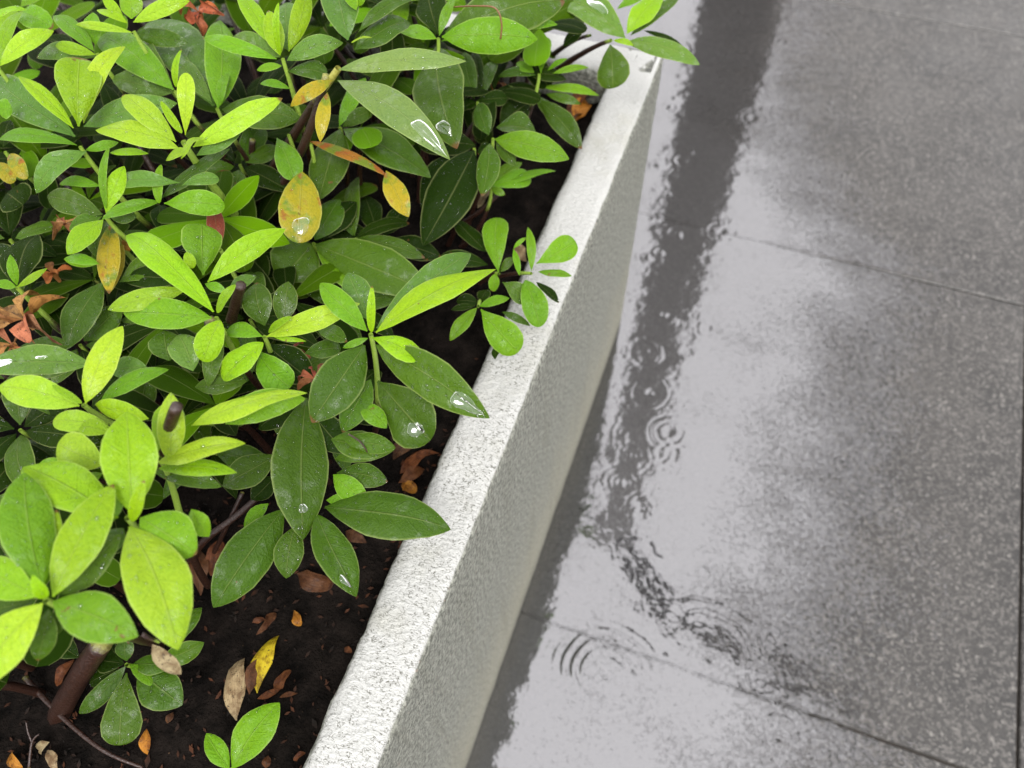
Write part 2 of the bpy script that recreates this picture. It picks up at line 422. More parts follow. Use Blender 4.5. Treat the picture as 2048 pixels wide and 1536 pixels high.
# ------------------------------------------------------------------ leaves
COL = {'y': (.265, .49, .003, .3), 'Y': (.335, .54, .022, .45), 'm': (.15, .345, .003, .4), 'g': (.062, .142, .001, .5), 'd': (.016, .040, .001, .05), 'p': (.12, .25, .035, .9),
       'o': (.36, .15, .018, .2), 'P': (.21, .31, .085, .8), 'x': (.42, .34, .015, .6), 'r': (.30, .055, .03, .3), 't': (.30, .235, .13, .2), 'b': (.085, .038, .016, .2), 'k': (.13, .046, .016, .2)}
SHAPE = {'e': (.95, .86), 'o': (1.15, .48), 'b': (.55, .60), 'l': (.95, .95), 'r': (.75, .50)}
def leaf_surface(p0, p1, width, shape='e', arch=.06, fold=.16, twist=0.0, roll=0.0, wave=.03, nhint=None, seed=0, curl=0.0):
    ax = p1 - p0; Ln = ax.length; a = ax / Ln
    nh = nhint or (Vector((0, 0, 1)) * .62 + (CAM - p0).normalized() * .5)
    n = nh - a * nh.dot(a)
    if n.length < .05: n = Vector((0, -1, .3)) - a * Vector((0, -1, .3)).dot(a)
    n.normalize(); s = a.cross(n)
    if roll:
        R = Matrix.Rotation(roll, 3, a); n = R @ n; s = R @ s
    A, B = SHAPE[shape]; pk = (A / (A + B)) ** A * (B / (A + B)) ** B
    hw = width * .5; r2 = random.Random(seed); ph = r2.uniform(0, 6.28); fq = r2.uniform(5, 9); asym = r2.uniform(-.06, .06); sway = r2.uniform(-.035, .035)
    def S(t, v):
        w = hw * max((max(t, 0) ** A * max(1 - t, 0) ** B) / pk, .055 * (1 - t) ** .4 if t < .5 else 0)
        w *= 1 + asym * (1 if v > 0 else -1)
        w *= 1 + .018 * math.sin(t * 41 + ph * 3) * (abs(v) > .9)
        x = v * w
        zc = arch * Ln * 4 * t * (1 - t) - curl * Ln * max(0, t - .55) ** 2 * 4
        zf = fold * abs(x) * (1 - .35 * abs(v)) + wave * hw * math.sin(t * fq + ph + (1.4 if v > 0 else 0)) * v * v * math.sin(math.pi * t)
        zf -= .22 * abs(x) * v * v
        tw = twist * t
        ss = s * math.cos(tw) + n * math.sin(tw); nn = n * math.cos(tw) - s * math.sin(tw)
        return p0 + a * (Ln * t) + ss * (x + sway * Ln * math.sin(math.pi * t)) + nn * zf + n * zc
    return S
def leaf_mesh(S, p0, nt=15, nv=6, name='leaf', notch=None):
    ts = [(.5 - .5 * math.cos(math.pi * (i / nt) ** .92)) for i in range(nt + 1)]
    vs = [-1 + 2 * j / nv for j in range(nv + 1)]
    V = np.array([[S(t, v) - p0 for v in vs] for t in ts])
    me = grid_mesh(name, V)
    uvl = me.uv_layers.new(name='UVMap')
    m = nv + 1
    li = np.zeros(len(me.loops), np.int32); me.loops.foreach_get('vertex_index', li)
    uv = np.stack([np.array(ts)[li // m], (np.array(vs)[li % m] + 1) / 2], -1)
    uvl.data.foreach_set('uv', uv.reshape(-1).astype(np.float32))
    return me
def tube(pts, rad, n=8, name='stem'):
    V = np.zeros((len(pts), n, 3)); prev = None
    for i, p in enumerate(pts):
        d = (pts[min(i + 1, len(pts) - 1)] - pts[max(i - 1, 0)]).normalized()
        s = d.cross(Vector((.31, .95, .02)) if prev is None else prev).normalized() if prev is None else (prev - d * prev.dot(d)).normalized()
        prev = s; b = d.cross(s)
        for j in range(n):
            t = 2 * math.pi * j / n
            V[i, j] = p + (s * math.cos(t) + b * math.sin(t)) * rad[i] * (1 + .12 * noise.noise(p * 300 + s * j))
    me = grid_mesh(name, V, closed_v=True)
    li = np.zeros(len(me.loops), np.int32); me.loops.foreach_get('vertex_index', li)
    uvl = me.uv_layers.new(name='UVMap')
    uv = np.stack([(li // n) / max(1, len(pts) - 1), (li % n) / n], -1)
    uvl.data.foreach_set('uv', uv.reshape(-1).astype(np.float32))
    # caps
    return me
def bez(p0, c0, c1, p1, n):
    return [p0 * (1 - t) ** 3 + c0 * 3 * t * (1 - t) ** 2 + c1 * 3 * t * t * (1 - t) + p1 * t ** 3 for t in (i / n for i in range(n + 1))]

ZN = {'1': (0, 0, 2.926), '2': (600, 0, 2.926), '3': (0, 400, 2.926), '4': (550, 400, 2.926), '5': (0, 800, 2.926), '6': (400, 850, 2.926), '7': (0, 1011, 2.926), '9': (900, 0, 4.096), '0': (0, 0, 1.0)}
def zp(zone, x, y):
    ox, oy, s = ZN[zone]; return ox + x / s, oy + y / s
SURF = []          # (surface, length, width, kind) of annotated leaves, for rain drops
def shrub(name, label, cat, base, group=None):
    e = link(name, None, loc=base); e.empty_display_size = .02
    tag(e, label, cat, group); return e
def vary(c, k=.18):
    f = 1 + rng.uniform(-k, k)
    return (c[0] * f * (1 + rng.uniform(-.08, .08)), c[1] * f, c[2] * f, c[3])
def add_leaf(parent, org, p0, p1, wid, typ, shape, arch, seed, **kw):
    S = leaf_surface(p0, p1, wid, shape, arch, seed=seed, **kw)
    big = (p1 - p0).length > .02
    me = leaf_mesh(S, p0, 15 if big else 9, 6 if big else 4)
    o = link('leaf', me, M_DEAD if typ in 'tbk' else M_TURN if typ in 'xo' else M_LEAF, parent, p0 - org)
    o.color = vary(COL[typ])
    if typ not in 'tbk': SURF.append((S, (p1 - p0).length, wid, typ))
    return S
LEAFID = [0]; NAMED = {}
def shoot(owner, zone, cx, cy, z, leaves, stem=True, green=(.20, .30, .04), gfrac=.22, rad=.0013, foot=None):
    """one shoot: stem (the part) carrying its leaves. leaf = (base x,y, tip x,y, width, type, base dz cm, tip dz cm, shape, arch, key)"""
    c = at(*zp(zone, cx, cy), z)
    ob = Vector(owner.location)
    given = foot is not None
    if foot is None:
        d = Vector((ob.x - c.x, ob.y - c.y, 0)); d = d * min(1, .03 / max(d.length, .001))
        foot = Vector((c.x, c.y, 0)) + d; foot.z = max(SZ - .005, c.z - .14)
    pts = bez(c, c + (foot - c) * .3 + Vector((0, 0, .004)), c + (foot - c) * .7 + Vector((rng.uniform(-.004, .004), rng.uniform(-.004, .004), .004)), foot, 12) if given else bez(c, c + Vector((0, 0, -.02)), foot * .5 + c * .5 + Vector((rng.uniform(-.01, .01), rng.uniform(-.01, .01), -.015)), foot, 12)
    pts = [p - c for p in pts]
    sh = link('shoot', tube(pts, [rad * (.85 + .9 * i / 12) for i in range(13)]), M_STEM, owner, c - ob)
    sh.color = (*green, gfrac)
    for lf in leaves:
        bx, by, tx, ty, w, typ = lf[:6]
        db, dt = (lf[6], lf[7]) if len(lf) > 7 else (0, 0)
        shp = lf[8] if len(lf) > 8 else 'e'
        arch = (lf[9] if len(lf) > 9 else rng.uniform(.02, .09)) + rng.uniform(0, .05)
        LEAFID[0] += 1
        p0 = at(*zp(zone, bx, by), z + db * .01); p1 = at(*zp(zone, tx, ty), z + dt * .01)
        depth = ((p0 + p1) * .5 - CAM).dot(_f)
        wid = w / ZN[zone][2] / FPX * depth * (.96 if shp != 'b' else 1.0)
        S = add_leaf(sh, c, p0, p1, wid, typ, shp, arch, LEAFID[0], fold=rng.uniform(.12, .55) if shp != 'b' else .5,
                     roll=rng.uniform(-.34, .34), twist=rng.uniform(-.45, .45), curl=rng.uniform(0, .16), wave=rng.uniform(.06, .24))
        if len(lf) > 10: NAMED[lf[10]] = S
    return sh

S1 = shrub('azalea_shrub', 'lime green azalea nearest the camera at the left edge, softly out of focus', 'shrub', (-.165, -.19, SZ), 'azaleas in the planter')
S2 = shrub('azalea_shrub', 'azalea in the middle with sharp lime and dark wet leaves reaching the white rim', 'shrub', (-.15, -.03, SZ), 'azaleas in the planter')
S3 = shrub('azalea_shrub', 'azalea at the back with orange dying leaves and a red-brown stem', 'shrub', (-.22, .13, SZ), 'azaleas in the planter')
S4 = shrub('azalea_sprig', 'small low azalea sprig with rounded leaves leaning over the white rim', 'shrub', (-.075, .085, SZ))
S5 = shrub('azalea_seedling', 'two-leaved azalea seedling rising from the bare soil at the bottom edge', 'seedling', tuple(at(475, 1560, SZ)))
S6 = shrub('azalea_shrub', 'azalea in the far corner with a dark wet leaf reaching past the planter end', 'shrub', (-.13, .24, SZ), 'azaleas in the planter')

# --- back shrub
shoot(S3, '1', 470, 860, .530, [
    (460, 740, 465, 325, 255, 'y', .2, 2.3, 'o', .05), (490, 720, 715, 245, 115, 'Y', 0, 2.0, 'e'), (430, 750, 105, 440, 100, 'y', 0, 1.2, 'e'),
    (450, 850, -20, 800, 115, 'm', -.2, 0, 'e', .10), (505, 885, 200, 1125, 140, 'p', -.3, -1.2, 'e', .12), (490, 740, 1030, 590, 170, 'p', -1.2, -1.2, 'e'),
    (440, 800, -60, 440, 210, 'p', -1.2, -.6, 'e'), (500, 880, 690, 830, 60, 'm', -.6, -.5)], gfrac=.5)
shoot(S3, '1', 1075, 830, .535, [
    (1050, 870, 550, 750, 160, 'Y', -.1, .5, 'e', .06), (1030, 830, 705, 535, 145, 'Y', 0, 1.2, 'e'), (1085, 790, 1090, 425, 105, 'Y', .2, 2.6, 'o'),
    (1065, 780, 940, 590, 50, 'y', .2, 1.6, 'b'), (1130, 860, 1652, 570, 150, 'Y', -.1, .8, 'e', .07), (1150, 910, 1430, 740, 95, 'p', -.5, .0),
    (1110, 880, 965, 935, 92, 'Y', .3, .1, 'e', .14), (1060, 930, 1180, 795, 78, 'Y', .2, .7, 'e', .14), (1050, 1070, 690, 1055, 125, 'p', -1.4, -1.2, 'o', .12),
    (1065, 1085, 1282, 1050, 90, 'p', -1.4, -1.4, 'o', .12), (960, 1190, 1292, 1190, 155, 'm', -2.0, -1.6, 'o'), (935, 1180, 595, 1275, 85, 'm', -2.0, -1.4, 'e'),
    (945, 1160, 1340, 860, 110, 'g', -2.2, -1.4, 'e'), (870, 900, 640, 890, 60, 'y', -1.8, -1.8), (930, 1190, 940, 960, 60, 'm', -2, -.8, 'b')], gfrac=.6, rad=.002)
shoot(S3, '1', 615, 1265, .515, [
    (620, 1245, 725, 970, 115, 'y', .1, 1.4), (605, 1285, 382, 1475, 150, 'y', 0, -.2, 'e', .05), (600, 1255, 240, 1130, 150, 'g', -.3, 0), (620, 1220, 625, 850, 50, 'm', .3, 2.4, 'b'),
    (640, 1265, 800, 1265, 100, 'g', -.4, -.4), (600, 1265, 400, 1340, 90, 'g', -.5, -.5), (590, 1090, 335, 1065, 70, 'm', -1, -.8), (640, 1290, 560, 1500, 190, 'g', -1.6, -2.0),
    (660, 1300, 630, 1700, 140, 'x', -1.4, -2.4, 'e'), (580, 1545, 372, 1505, 75, 'm', -1.2, -1.1)])
shoot(S3, '1', 1270, 635, .515, [
    (1275, 630, 1285, 68, 215, 'm', 0, 1.6, 'e', .03), (1250, 620, 850, 60, 310, 'p', -1.0, 0, 'e', .03), (1300, 640, 1762, 690, 200, 'g', -.8, -.8, 'e', .08),
    (1240, 600, 980, 330, 120, 'p', -.6, -.3), (1290, 600, 1330, 420, 60, 'm', .1, 1, 'b')])
shoot(S3, '1', 1655, 345, .545, [
    (1640, 325, 1570, 58, 125, 'y', .2, 1.6, 'e', .03), (1600, 270, 1400, -60, 120, 'y', 0, 1.2), (1690, 300, 1805, -100, 115, 'y', 0, 1.5), (1640, 320, 1625, 15, 42, 'y', .3, 2.6, 'b'),
    (1620, 345, 1160, 205, 95, 'm', -.2, .5, 'e', .08), (1640, 335, 1355, 190, 120, 'p', -.5, .2), (1680, 355, 2002, 238, 125, 'p', -.2, .3, 'e', .08), (1650, 385, 1502, 410, 52, 'm', -.5, -.5),
    (1685, 420, 1912, 430, 140, 'g', -.8, -.8, 'o', .1), (1700, 520, 1518, 482, 55, 'm', -1.2, -1), (1690, 300, 1660, -20, 180, 'p', -1.0, 0)], gfrac=.4)
shoot(S3, '1', 785, 185, .545, [
    (780, 130, 1100, 0, 95, 'Y', 0, .8), (770, 110, 760, -70, 155, 'y', 0, 1.0), (745, 135, 563, 52, 72, 'y', 0, .6), (720, 100, 595, -20, 65, 'y', 0, .9), (775, 190, 438, 140, 52, 'Y', -.2, .0),
    (780, 195, 1100, 250, 110, 'g', -1.4, -1.6)], gfrac=.5)
shoot(S3, '1', 570, 315, .535, [(550, 300, 303, 52, 115, 'm', 0, 1.0), (560, 320, 310, 258, 75, 'y', 0, .4), (575, 330, 190, 320, 120, 'p', -.8, -.8), (560, 260, 540, 70, 120, 'm', -.3, .8)])
shoot(S3, '1', 1025, 535, .525, [(1015, 525, 512, 148, 205, 'm', -.1, .3, 'e', .03), (1020, 540, 810, 190, 120, 'g', -.5, 0), (1030, 510, 1052, 285, 48, 'y', .2, 1.8, 'b'), (1010, 545, 640, 450, 150, 'p', -.9, -.6)])
shoot(S3, '1', -20, 385, .54, [(0, 385, 305, 168, 120, 'Y', 0, .7, 'e', .1), (-20, 400, 120, 30, 90, 'y', 0, 1), (-10, 640, 70, 640, 120, 'm', -.5, -.5, 'r'), (-40, 100, 140, 40, 80, 'y', .2, .6)])
shoot(S3, '1', 120, 60, .53, [(115, 80, 302, 150, 150, 'm', 0, 0, 'r', .08), (100, 90, -60, 290, 110, 'm', -.3, -.6), (120, 40, 260, -60, 80, 'm', 0, .6), (110, 60, -40, 180, 70, 'y', .2, .3)])
shoot(S3, '1', 30, 890, .505, [(60, 900, 150, 1035, 100, 'x', 0, -.5, 'r'), (-10, 950, 75, 1060, 100, 'x', 0, -.5, 'r'), (40, 1130, 120, 1190, 230, 'd', -1, -1, 'r'), (20, 860, 60, 700, 90, 'd', -.5, 0)])
# red-brown stem with the dusty pair of leaves
shoot(S3, '2', 225, 400, .550, [
    (228, 408, 972, 355, 148, 'P', .1, .6, 'e', .05, 'R1'), (222, 470, 872, 882, 215, 'P', -.1, -.5, 'e', .09, 'R2'), (280, 235, 190, -140, 230, 'p', .2, 1.0),
    (345, 185, 650, -30, 100, 'g', .3, .9), (320, 290, 645, 100, 170, 'g', -.5, -.3), (300, 250, 420, 215, 26, 'Y', .2, .5, 'b'), (330, 60, 260, -140, 80, 'y', 1, 2), (190, 470, -60, 610, 95, 'x', -.6, -1.0, 'e', .1),
    (160, 540, 110, 820, 90, 'x', -1.0, -2.0), (340, 40, 420, -80, 80, 'm', 1.0, 2.0), (330, 60, 250, -90, 70, 'm', 1.0, 2.0)], foot=at(500, 425, .42), gfrac=.12, rad=.0023, green=(.25, .24, .05))
shoot(S3, '2', 810, 225, .525, [
    (830, 215, 1388, 215, 215, 'm', 0, .3, 'e', .05, 'Q1'), (800, 228, 582, 175, 100, 'm', 0, 0), (815, 210, 905, -20, 62, 'm', .2, 1.2, 'l'), (850, 190, 1560, -30, 310, 'g', -.6, -.2, 'e', .07, 'Q2'),
    (810, 200, 740, -90, 200, 'd', -.8, -.2), (795, 270, 880, 812, 330, 'g', -1.2, -2.0, 'e', .03, 'Q3'), (830, 240, 1520, 110, 120, 'm', -1.4, -1.2)])
shoot(S3, '2', 235, 748, .485, [(235, 755, 108, 1172, 235, 'g', 0, -1.0, 'e', .04), (255, 755, 765, 1035, 265, 'g', -.1, -.6, 'e', .03, 'P1'), (250, 740, 440, 640, 90, 'g', -.3, 0), (230, 740, 380, 440, 110, 'm', -.2, .6)])
shoot(S3, '1', 1690, 790, .50, [(1620, 808, 1722, 1048, 158, 'm', 0, -.6, 'o', .05), (1765, 1005, 1738, 1418, 255, 'x', -.5, -1.8, 'r', .04, 'O1')], stem=False)
shoot(S3, '2', 60, 835, .50, [(50, 825, 522, 1015, 75, 'o', 0, -.6, 'l', .06), (505, 1000, 637, 1268, 140, 'x', -.6, -1.6, 'e', .05)])
shoot(S3, '2', 80, 1425, .45, [(90, 1430, 760, 1700, 300, 'g', 0, -.6, 'e', .05), (88, 1405, 232, 1160, 170, 'g', 0, .5), (70, 1430, -120, 1640, 320, 'g', -.1, -.5, 'e', .05), (95, 1435, 440, 1760, 170, 'm', -.3, -1.0),
    (100, 1410, 330, 1180, 160, 'd', -.4, 0)])
shoot(S3, '2', 330, 1395, .44, [(325, 1400, 722, 1492, 125, 'g', 0, 0), (330, 1390, 640, 1300, 110, 'd', 0, 0), (320, 1380, 330, 1010, 110, 'g', 0, .6), (310, 1380, 200, 1180, 100, 'g', 0, .3)])
shoot(S3, '2', 1020, 870, .465, [(1020, 880, 742, 1405, 290, 'd', 0, -1.0, 'e', .04), (1030, 850, 690, 850, 190, 'd', -.2, -.2), (1000, 880, 700, 1180, 220, 'd', -.8, -1.4)])
shoot(S3, '2', 1130, 812, .475, [(1140, 815, 1573, 927, 178, 'm', .2, .2, 'e', .05), (1110, 840, 1068, 1142, 150, 'g', 0, -.8, 'e', .05), (1150, 830, 1260, 970, 90, 'g', -.3, -.7), (1105, 790, 1045, 600, 120, 'g', 0, .5),
    (1150, 745, 1380, 765, 190, 'g', -.2, -.2), (1120, 850, 1040, 900, 120, 'd', -.4, -.8)])
shoot(S3, '2', 1120, 1095, .43, [(1100, 1095, 1352, 1030, 120, 'm', 0, 0, 'o'), (1130, 1085, 1500, 985, 70, 'm', 0, 0), (1120, 1100, 1200, 1140, 50, 'm', 0, -.2), (1130, 1080, 1300, 940, 90, 'm', 0, .3)])
shoot(S3, '2', 1400, 435, .465, [(1410, 430, 1420, 208, 112, 'm', 0, 1.0, 'o'), (1480, 430, 1692, 385, 42, 'm', 0, .3, 'l'), (1450, 412, 1565, 340, 42, 'm', 0, .5, 'l'), (1370, 425, 1265, 365, 66, 'm', 0, .3), (1340, 440, 1560, 462, 95, 'd', -.5, -.6), (1380, 440, 1160, 440, 70, 'g', -.3, -.2)])
shoot(S3, '2', 1360, 545, .45, [(1420, 510, 1752, 545, 66, 'm', 0, 0, 'l'), (1410, 590, 1646, 862, 138, 'g', -.2, -1.2, 'e', .05), (1440, 550, 1642, 600, 60, 'g', -.2, -.3), (1320, 600, 1130, 560, 120, 'g', -.2, 0), (1380, 560, 1560, 760, 100, 'g', -.6, -1.2), (1340, 600, 1180, 720, 170, 'd', -.4, -.6)])
shoot(S3, '2', 1040, 600, .46, [(1030, 590, 1210, 570, 100, 'd', 0, 0, 'o'), (1040, 620, 1090, 800, 120, 'd', -.2, -.8), (1020, 580, 960, 300, 120, 'g', 0, 1), (1050, 560, 1010, 280, 80, 'd', 0, .8), (1030, 600, 930, 640, 110, 'd', 0, -.2), (1070, 560, 1150, 350, 90, 'g', -.2, .6)])
# branch tip beyond the far corner
shoot(S6, '9', 1320, 330, .475, [
    (1435, 312, 900, -70, 275, 'p', .2, .6, 'e', .05, 'W1'), (1450, 275, 1745, -50, 205, 'y', .2, 1.2, 'e', .04), (1480, 290, 1880, -40, 140, 'g', -.2, .5), (1370, 75, 1600, -30, 80, 'm', .4, .8),
    (1440, 345, 2047, 530, 180, 'p', 0, -.2, 'e', .07), (1590, 250, 1935, 410, 66, 'd', -.4, -.8), (1340, 330, 1505, 372, 62, 'y', .2, .2), (1312, 365, 1330, 712, 285, 'g', -.1, -1.4, 'o', .05), (1100, 200, 930, 372, 105, 'd', -.3, -1.0)],
    foot=at(900 + 830 / 4.096, 600 / 4.096, .415), gfrac=.0, rad=.0016)
shoot(S6, '9', 1150, 290, .468, [], foot=at(900 + 830 / 4.096, 460 / 4.096, .42), gfrac=0, rad=.0013)
shoot(S6, '9', 580, 380, .46, [(560, 400, 400, 520, 90, 'g', 0, -.3), (600, 420, 680, 560, 70, 'g', -.3, -.8)], foot=at(1018, 205, .40), gfrac=0, rad=.002)

# --- small sprig on the rim
shoot(S4, '4', 1500, 430, .445, [
    (1530, 372, 1762, 240, 158, 'm', .1, .5, 'o', .07), (1540, 420, 1737, 437, 54, 'm', 0, .1, 'e'), (1500, 415, 1480, 152, 58, 'm', .1, 1.2, 'e'), (1465, 468, 1550, 742, 158, 'm', 0, -1.0, 'r', .06, 'X1'),
    (1530, 480, 1662, 602, 74, 'd', -.2, -.6), (1330, 480, 1475, 585, 120, 'g', -.2, -.5, 'o'), (1430, 442, 1395, 285, 42, 'm', 0, .6, 'l'), (1395, 285, 1472, 214, 32, 'm', .5, .7, 'l')], foot=at(980, 560, .40), gfrac=.15, rad=.0012)
shoot(S4, '4', 1190, 622, .44, [
    (1205, 640, 1422, 882, 200, 'm', 0, -.8, 'o', .06, 'Y1'), (1182, 630, 1018, 816, 94, 'm', 0, -.5, 'e'), (1195, 622, 1372, 568, 70, 'm', 0, .2), (1330, 655, 1494, 732, 54, 'g', -.3, -.6), (1300, 840, 1285, 932, 54, 'd', -1, -1.4),
    (1172, 620, 1030, 640, 44, 'd', -.2, -.2), (1190, 600, 1060, 590, 90, 'd', -.8, -.8), (1200, 600, 1250, 520, 90, 'd', -.8, -.5)], foot=at(975, 585, .40), gfrac=.15, rad=.0012)
shoot(S4, '4', 1310, 430, .435, [(1308, 425, 1300, 98, 160, 'm', 0, .8, 'o', .05), (1292, 432, 1270, 532, 74, 'm', -.1, -.4, 'r'), (1240, 305, 1050, 110, 120, 'd', -.8, -.4), (1245, 380, 940, 335, 100, 'd', -1, -1), (1320, 420, 1390, 330, 60, 'g', -.1, .2)], foot=at(960, 565, .40), gfrac=.1, rad=.0012)

# --- middle shrub
shoot(S2, '4', 560, 785, .520, [
    (590, 775, 1290, 390, 218, 'y', 0, .7, 'e', .04, 'C1'), (595, 750, 1150, 270, 195, 'p', -.4, .2, 'e', .04, 'C2'), (565, 775, 572, 513, 52, 'y', .1, 2.0, 'b'), (540, 768, 248, 478, 148, 'm', -.1, .8, 'e', .03),
    (545, 700, 425, 423, 178, 'p', -.8, .2, 'e'), (565, 805, 845, 930, 178, 'y', .2, .1, 'o', .05), (590, 850, 1246, 1272, 262, 'g', -.5, -1.0, 'e', .05, 'C3'), (525, 850, 213, 1296, 285, 'g', -.2, -.8, 'e', .04, 'C4'),
    (545, 808, 395, 865, 46, 'm', .1, 0), (560, 1050, 388, 1352, 180, 'g', -1.6, -2.2, 'e'), (500, 1190, 655, 1332, 130, 'm', -1.8, -2.2, 'e', .08), (600, 1060, 905, 1405, 340, 'g', -1.8, -2.6, 'o', .03, 'C5'),
    (400, 1400, 705, 1450, 130, 'g', -2.8, -3.2), (330, 1400, 640, 1480, 200, 'g', -3, -3.4)], gfrac=.5)
shoot(S2, '3', 1548, 800, .515, [
    (1560, 800, 2103, 600, 140, 'Y', 0, .7, 'e', .05), (1540, 800, 1328, 740, 125, 'm', 0, 0, 'o'), (1540, 835, 1298, 1046, 178, 'y', 0, -.3, 'r', .05), (1570, 775, 1702, 680, 44, 'y', .2, 1.2, 'b'), (1600, 800, 1785, 822, 34, 'y', 0, 0),
    (1510, 880, 1690, 1095, 205, 'm', -.5, -1.0, 'o'), (1550, 735, 1490, 475, 185, 'g', -.5, .4), (1650, 725, 1686, 472, 150, 'g', -.3, .6, 'e', .03), (1560, 850, 1830, 1060, 230, 'd', -1.4, -2.0), (1850, 740, 2030, 830, 110, 'g', -1.2, -1.4),
    (1780, 900, 1990, 860, 150, 'g', -1.6, -1.6, 'o'), (1140, 1095, 1432, 1060, 125, 'g', -1.2, -1.0), (1340, 530, 1495, 445, 80, 'p', -.3, .2)])
shoot(S2, '3', 1265, 690, .530, [
    (1250, 655, 724, 138, 195, 'y', 0, .7, 'e', .03, 'M1'), (1215, 480, 1667, 158, 148, 'y', 0, .7, 'e', .03, 'M2'), (1190, 440, 1180, 135, 240, 'm', -.6, .2, 'o', .04), (1100, 520, 618, 636, 128, 'Y', -.2, -.1, 'e', .07), (1240, 690, 718, 660, 200, 'm', -.4, -.3, 'e', .06),
    (1290, 705, 1188, 942, 165, 'y', .1, -.4, 'r', .08), (1270, 660, 1372, 495, 66, 'y', .2, 1.3, 'b'), (1130, 400, 1090, 305, 66, 'y', .3, .9, 'b'), (1200, 490, 1322, 532, 64, 'm', 0, 0), (1270, 720, 1220, 1090, 120, 'g', -1.2, -2.0), (1130, 1000, 1040, 780, 190, 'p', -1.2, -.8), (990, 940, 960, 760, 200, 'g', -1.4, -.8)], gfrac=.4)
shoot(S2, '3', 680, 230, .49, [(682, 180, 630, 533, 145, 'x', 0, -1.0, 'e', .05), (602, 480, 378, 855, 205, 'g', -.8, -1.8, 'e', .05), (595, 365, 368, 345, 76, 'm', 0, .2), (700, 480, 1040, 330, 170, 'g', -.8, -.6), (720, 470, 1060, 470, 150, 'd', -.9, -.9)])
shoot(S2, '3', 490, 1200, .530, [(500, 1190, 702, 728, 188, 'Y', 0, 1.2, 'e', .04, 'N1'), (465, 1205, -25, 1085, 200, 'Y', 0, .3, 'e', .06, 'N2'), (540, 960, -110, 960, 230, 'p', -.9, -.6, 'e', .05, 'N3'), (590, 1175, 975, 980, 120, 'm', -.6, -.2, 'e'), (640, 1000, 860, 980, 140, 'p', -1.2, -1.2),
    (480, 1190, 300, 1080, 46, 'y', .2, .8, 'b'), (520, 1220, 760, 1240, 90, 'd', -1.5, -1.6)])
shoot(S2, '3', 100, 512, .50, [(100, 510, 267, 398, 46, 'y', 0, .5, 'e'), (95, 510, -30, 480, 60, 'm', 0, .3), (100, 500, 60, 320, 60, 'm', 0, 1.2, 'e'), (100, 505, 200, 180, 260, 'd', -.8, -.4), (90, 500, -60, 260, 200, 'd', -1, -.6)])
shoot(S2, '6', 610, 120, .465, [
    (620, -160, 604, 668, 345, 'g', .8, -.6, 'e', .04, 'H1'), (730, 480, 1462, 572, 300, 'g', -1.2, -1.2, 'e', .05, 'H2'), (490, 490, 78, 1072, 300, 'g', -1.0, -1.8, 'e', .05), (560, 590, 500, 897, 178, 'g', -.8, -1.4, 'e'), (680, 520, 917, 997, 240, 'g', -.8, -1.6, 'e', .05, 'H5'),
    (450, 180, 128, 355, 205, 'g', -.6, -1.0), (440, 300, 300, 440, 130, 'd', -1.6, -1.8), (780, 290, 976, 442, 150, 'm', -.6, -1.0, 'e'), (800, 280, 1098, 330, 150, 'g', -.9, -1.0), (790, 200, 1140, 140, 120, 'g', -.9, -.8), (400, 460, 248, 605, 105, 'm', -1.2, -1.6), (740, 440, 960, 440, 100, 'm', -1.2, -1.4)], gfrac=.1)
shoot(S2, '3', 1800, 1250, .47, [(1790, 1200, 1500, 1330, 180, 'd', 0, -.4), (1810, 1230, 2020, 1480, 200, 'd', 0, -1)])

# --- front shrub
shoot(S1, '5', 930, 340, .530, [
    (1000, 380, 1000, 0 - 45, 160, 'Y', .1, 1.6, 'e', .05), (1120, 150, 1785, -60, 175, 'Y', 0, .5, 'e', .05, 'F1'), (1320, 140, 1775, -20, 190, 'm', -1.0, -.6, 'e', .08), (925, 365, 1412, 228, 170, 'Y', .1, .7, 'e', .05), (925, 400, 1378, 412, 118, 'y', -.3, -.1),
    (925, 300, 1003, -10, 145, 'y', -.1, .9), (1030, 225, 1060, 50, 110, 'm', -.3, .5), (650, 170, 308, 120, 140, 'Y', 0, .2, 'r', .08), (600, 380, 328, 250, 225, 'Y', 0, .3, 'r', .07), (870, 110, 535, 25, 130, 'y', -.4, -.2, 'e'), (900, 420, 1290, 500, 120, 'g', -1.4, -1.8),
    (640, 190, 470, 150, 120, 'y', .3, .4, 'r', .1), (480, 400, 200, 370, 100, 'm', -1.0, -1.0), (600, 430, 440, 520, 110, 'm', -1, -1.2)], gfrac=.4)
shoot(S1, '5', 745, 690, .545, [
    (770, 660, 742, 52, 320, 'y', .2, 1.6, 'e', .03), (770, 710, 828, 482, 78, 'y', .3, 1.8, 'b'), (820, 690, 1142, 892, 310, 'm', -.1, -.5, 'e', .05), (760, 740, 1035, 1446, 365, 'Y', 0, -.3, 'e', .05, 'F5'), (690, 690, 128, 376, 300, 'y', -.2, .2, 'e', .05),
    (1120, 640, 1222, 800, 130, 'm', -.8, -1.4), (650, 720, 700, 480, 110, 'm', -.3, .3), (600, 900, 720, 750, 130, 'p', -1, -.6)], gfrac=.6)
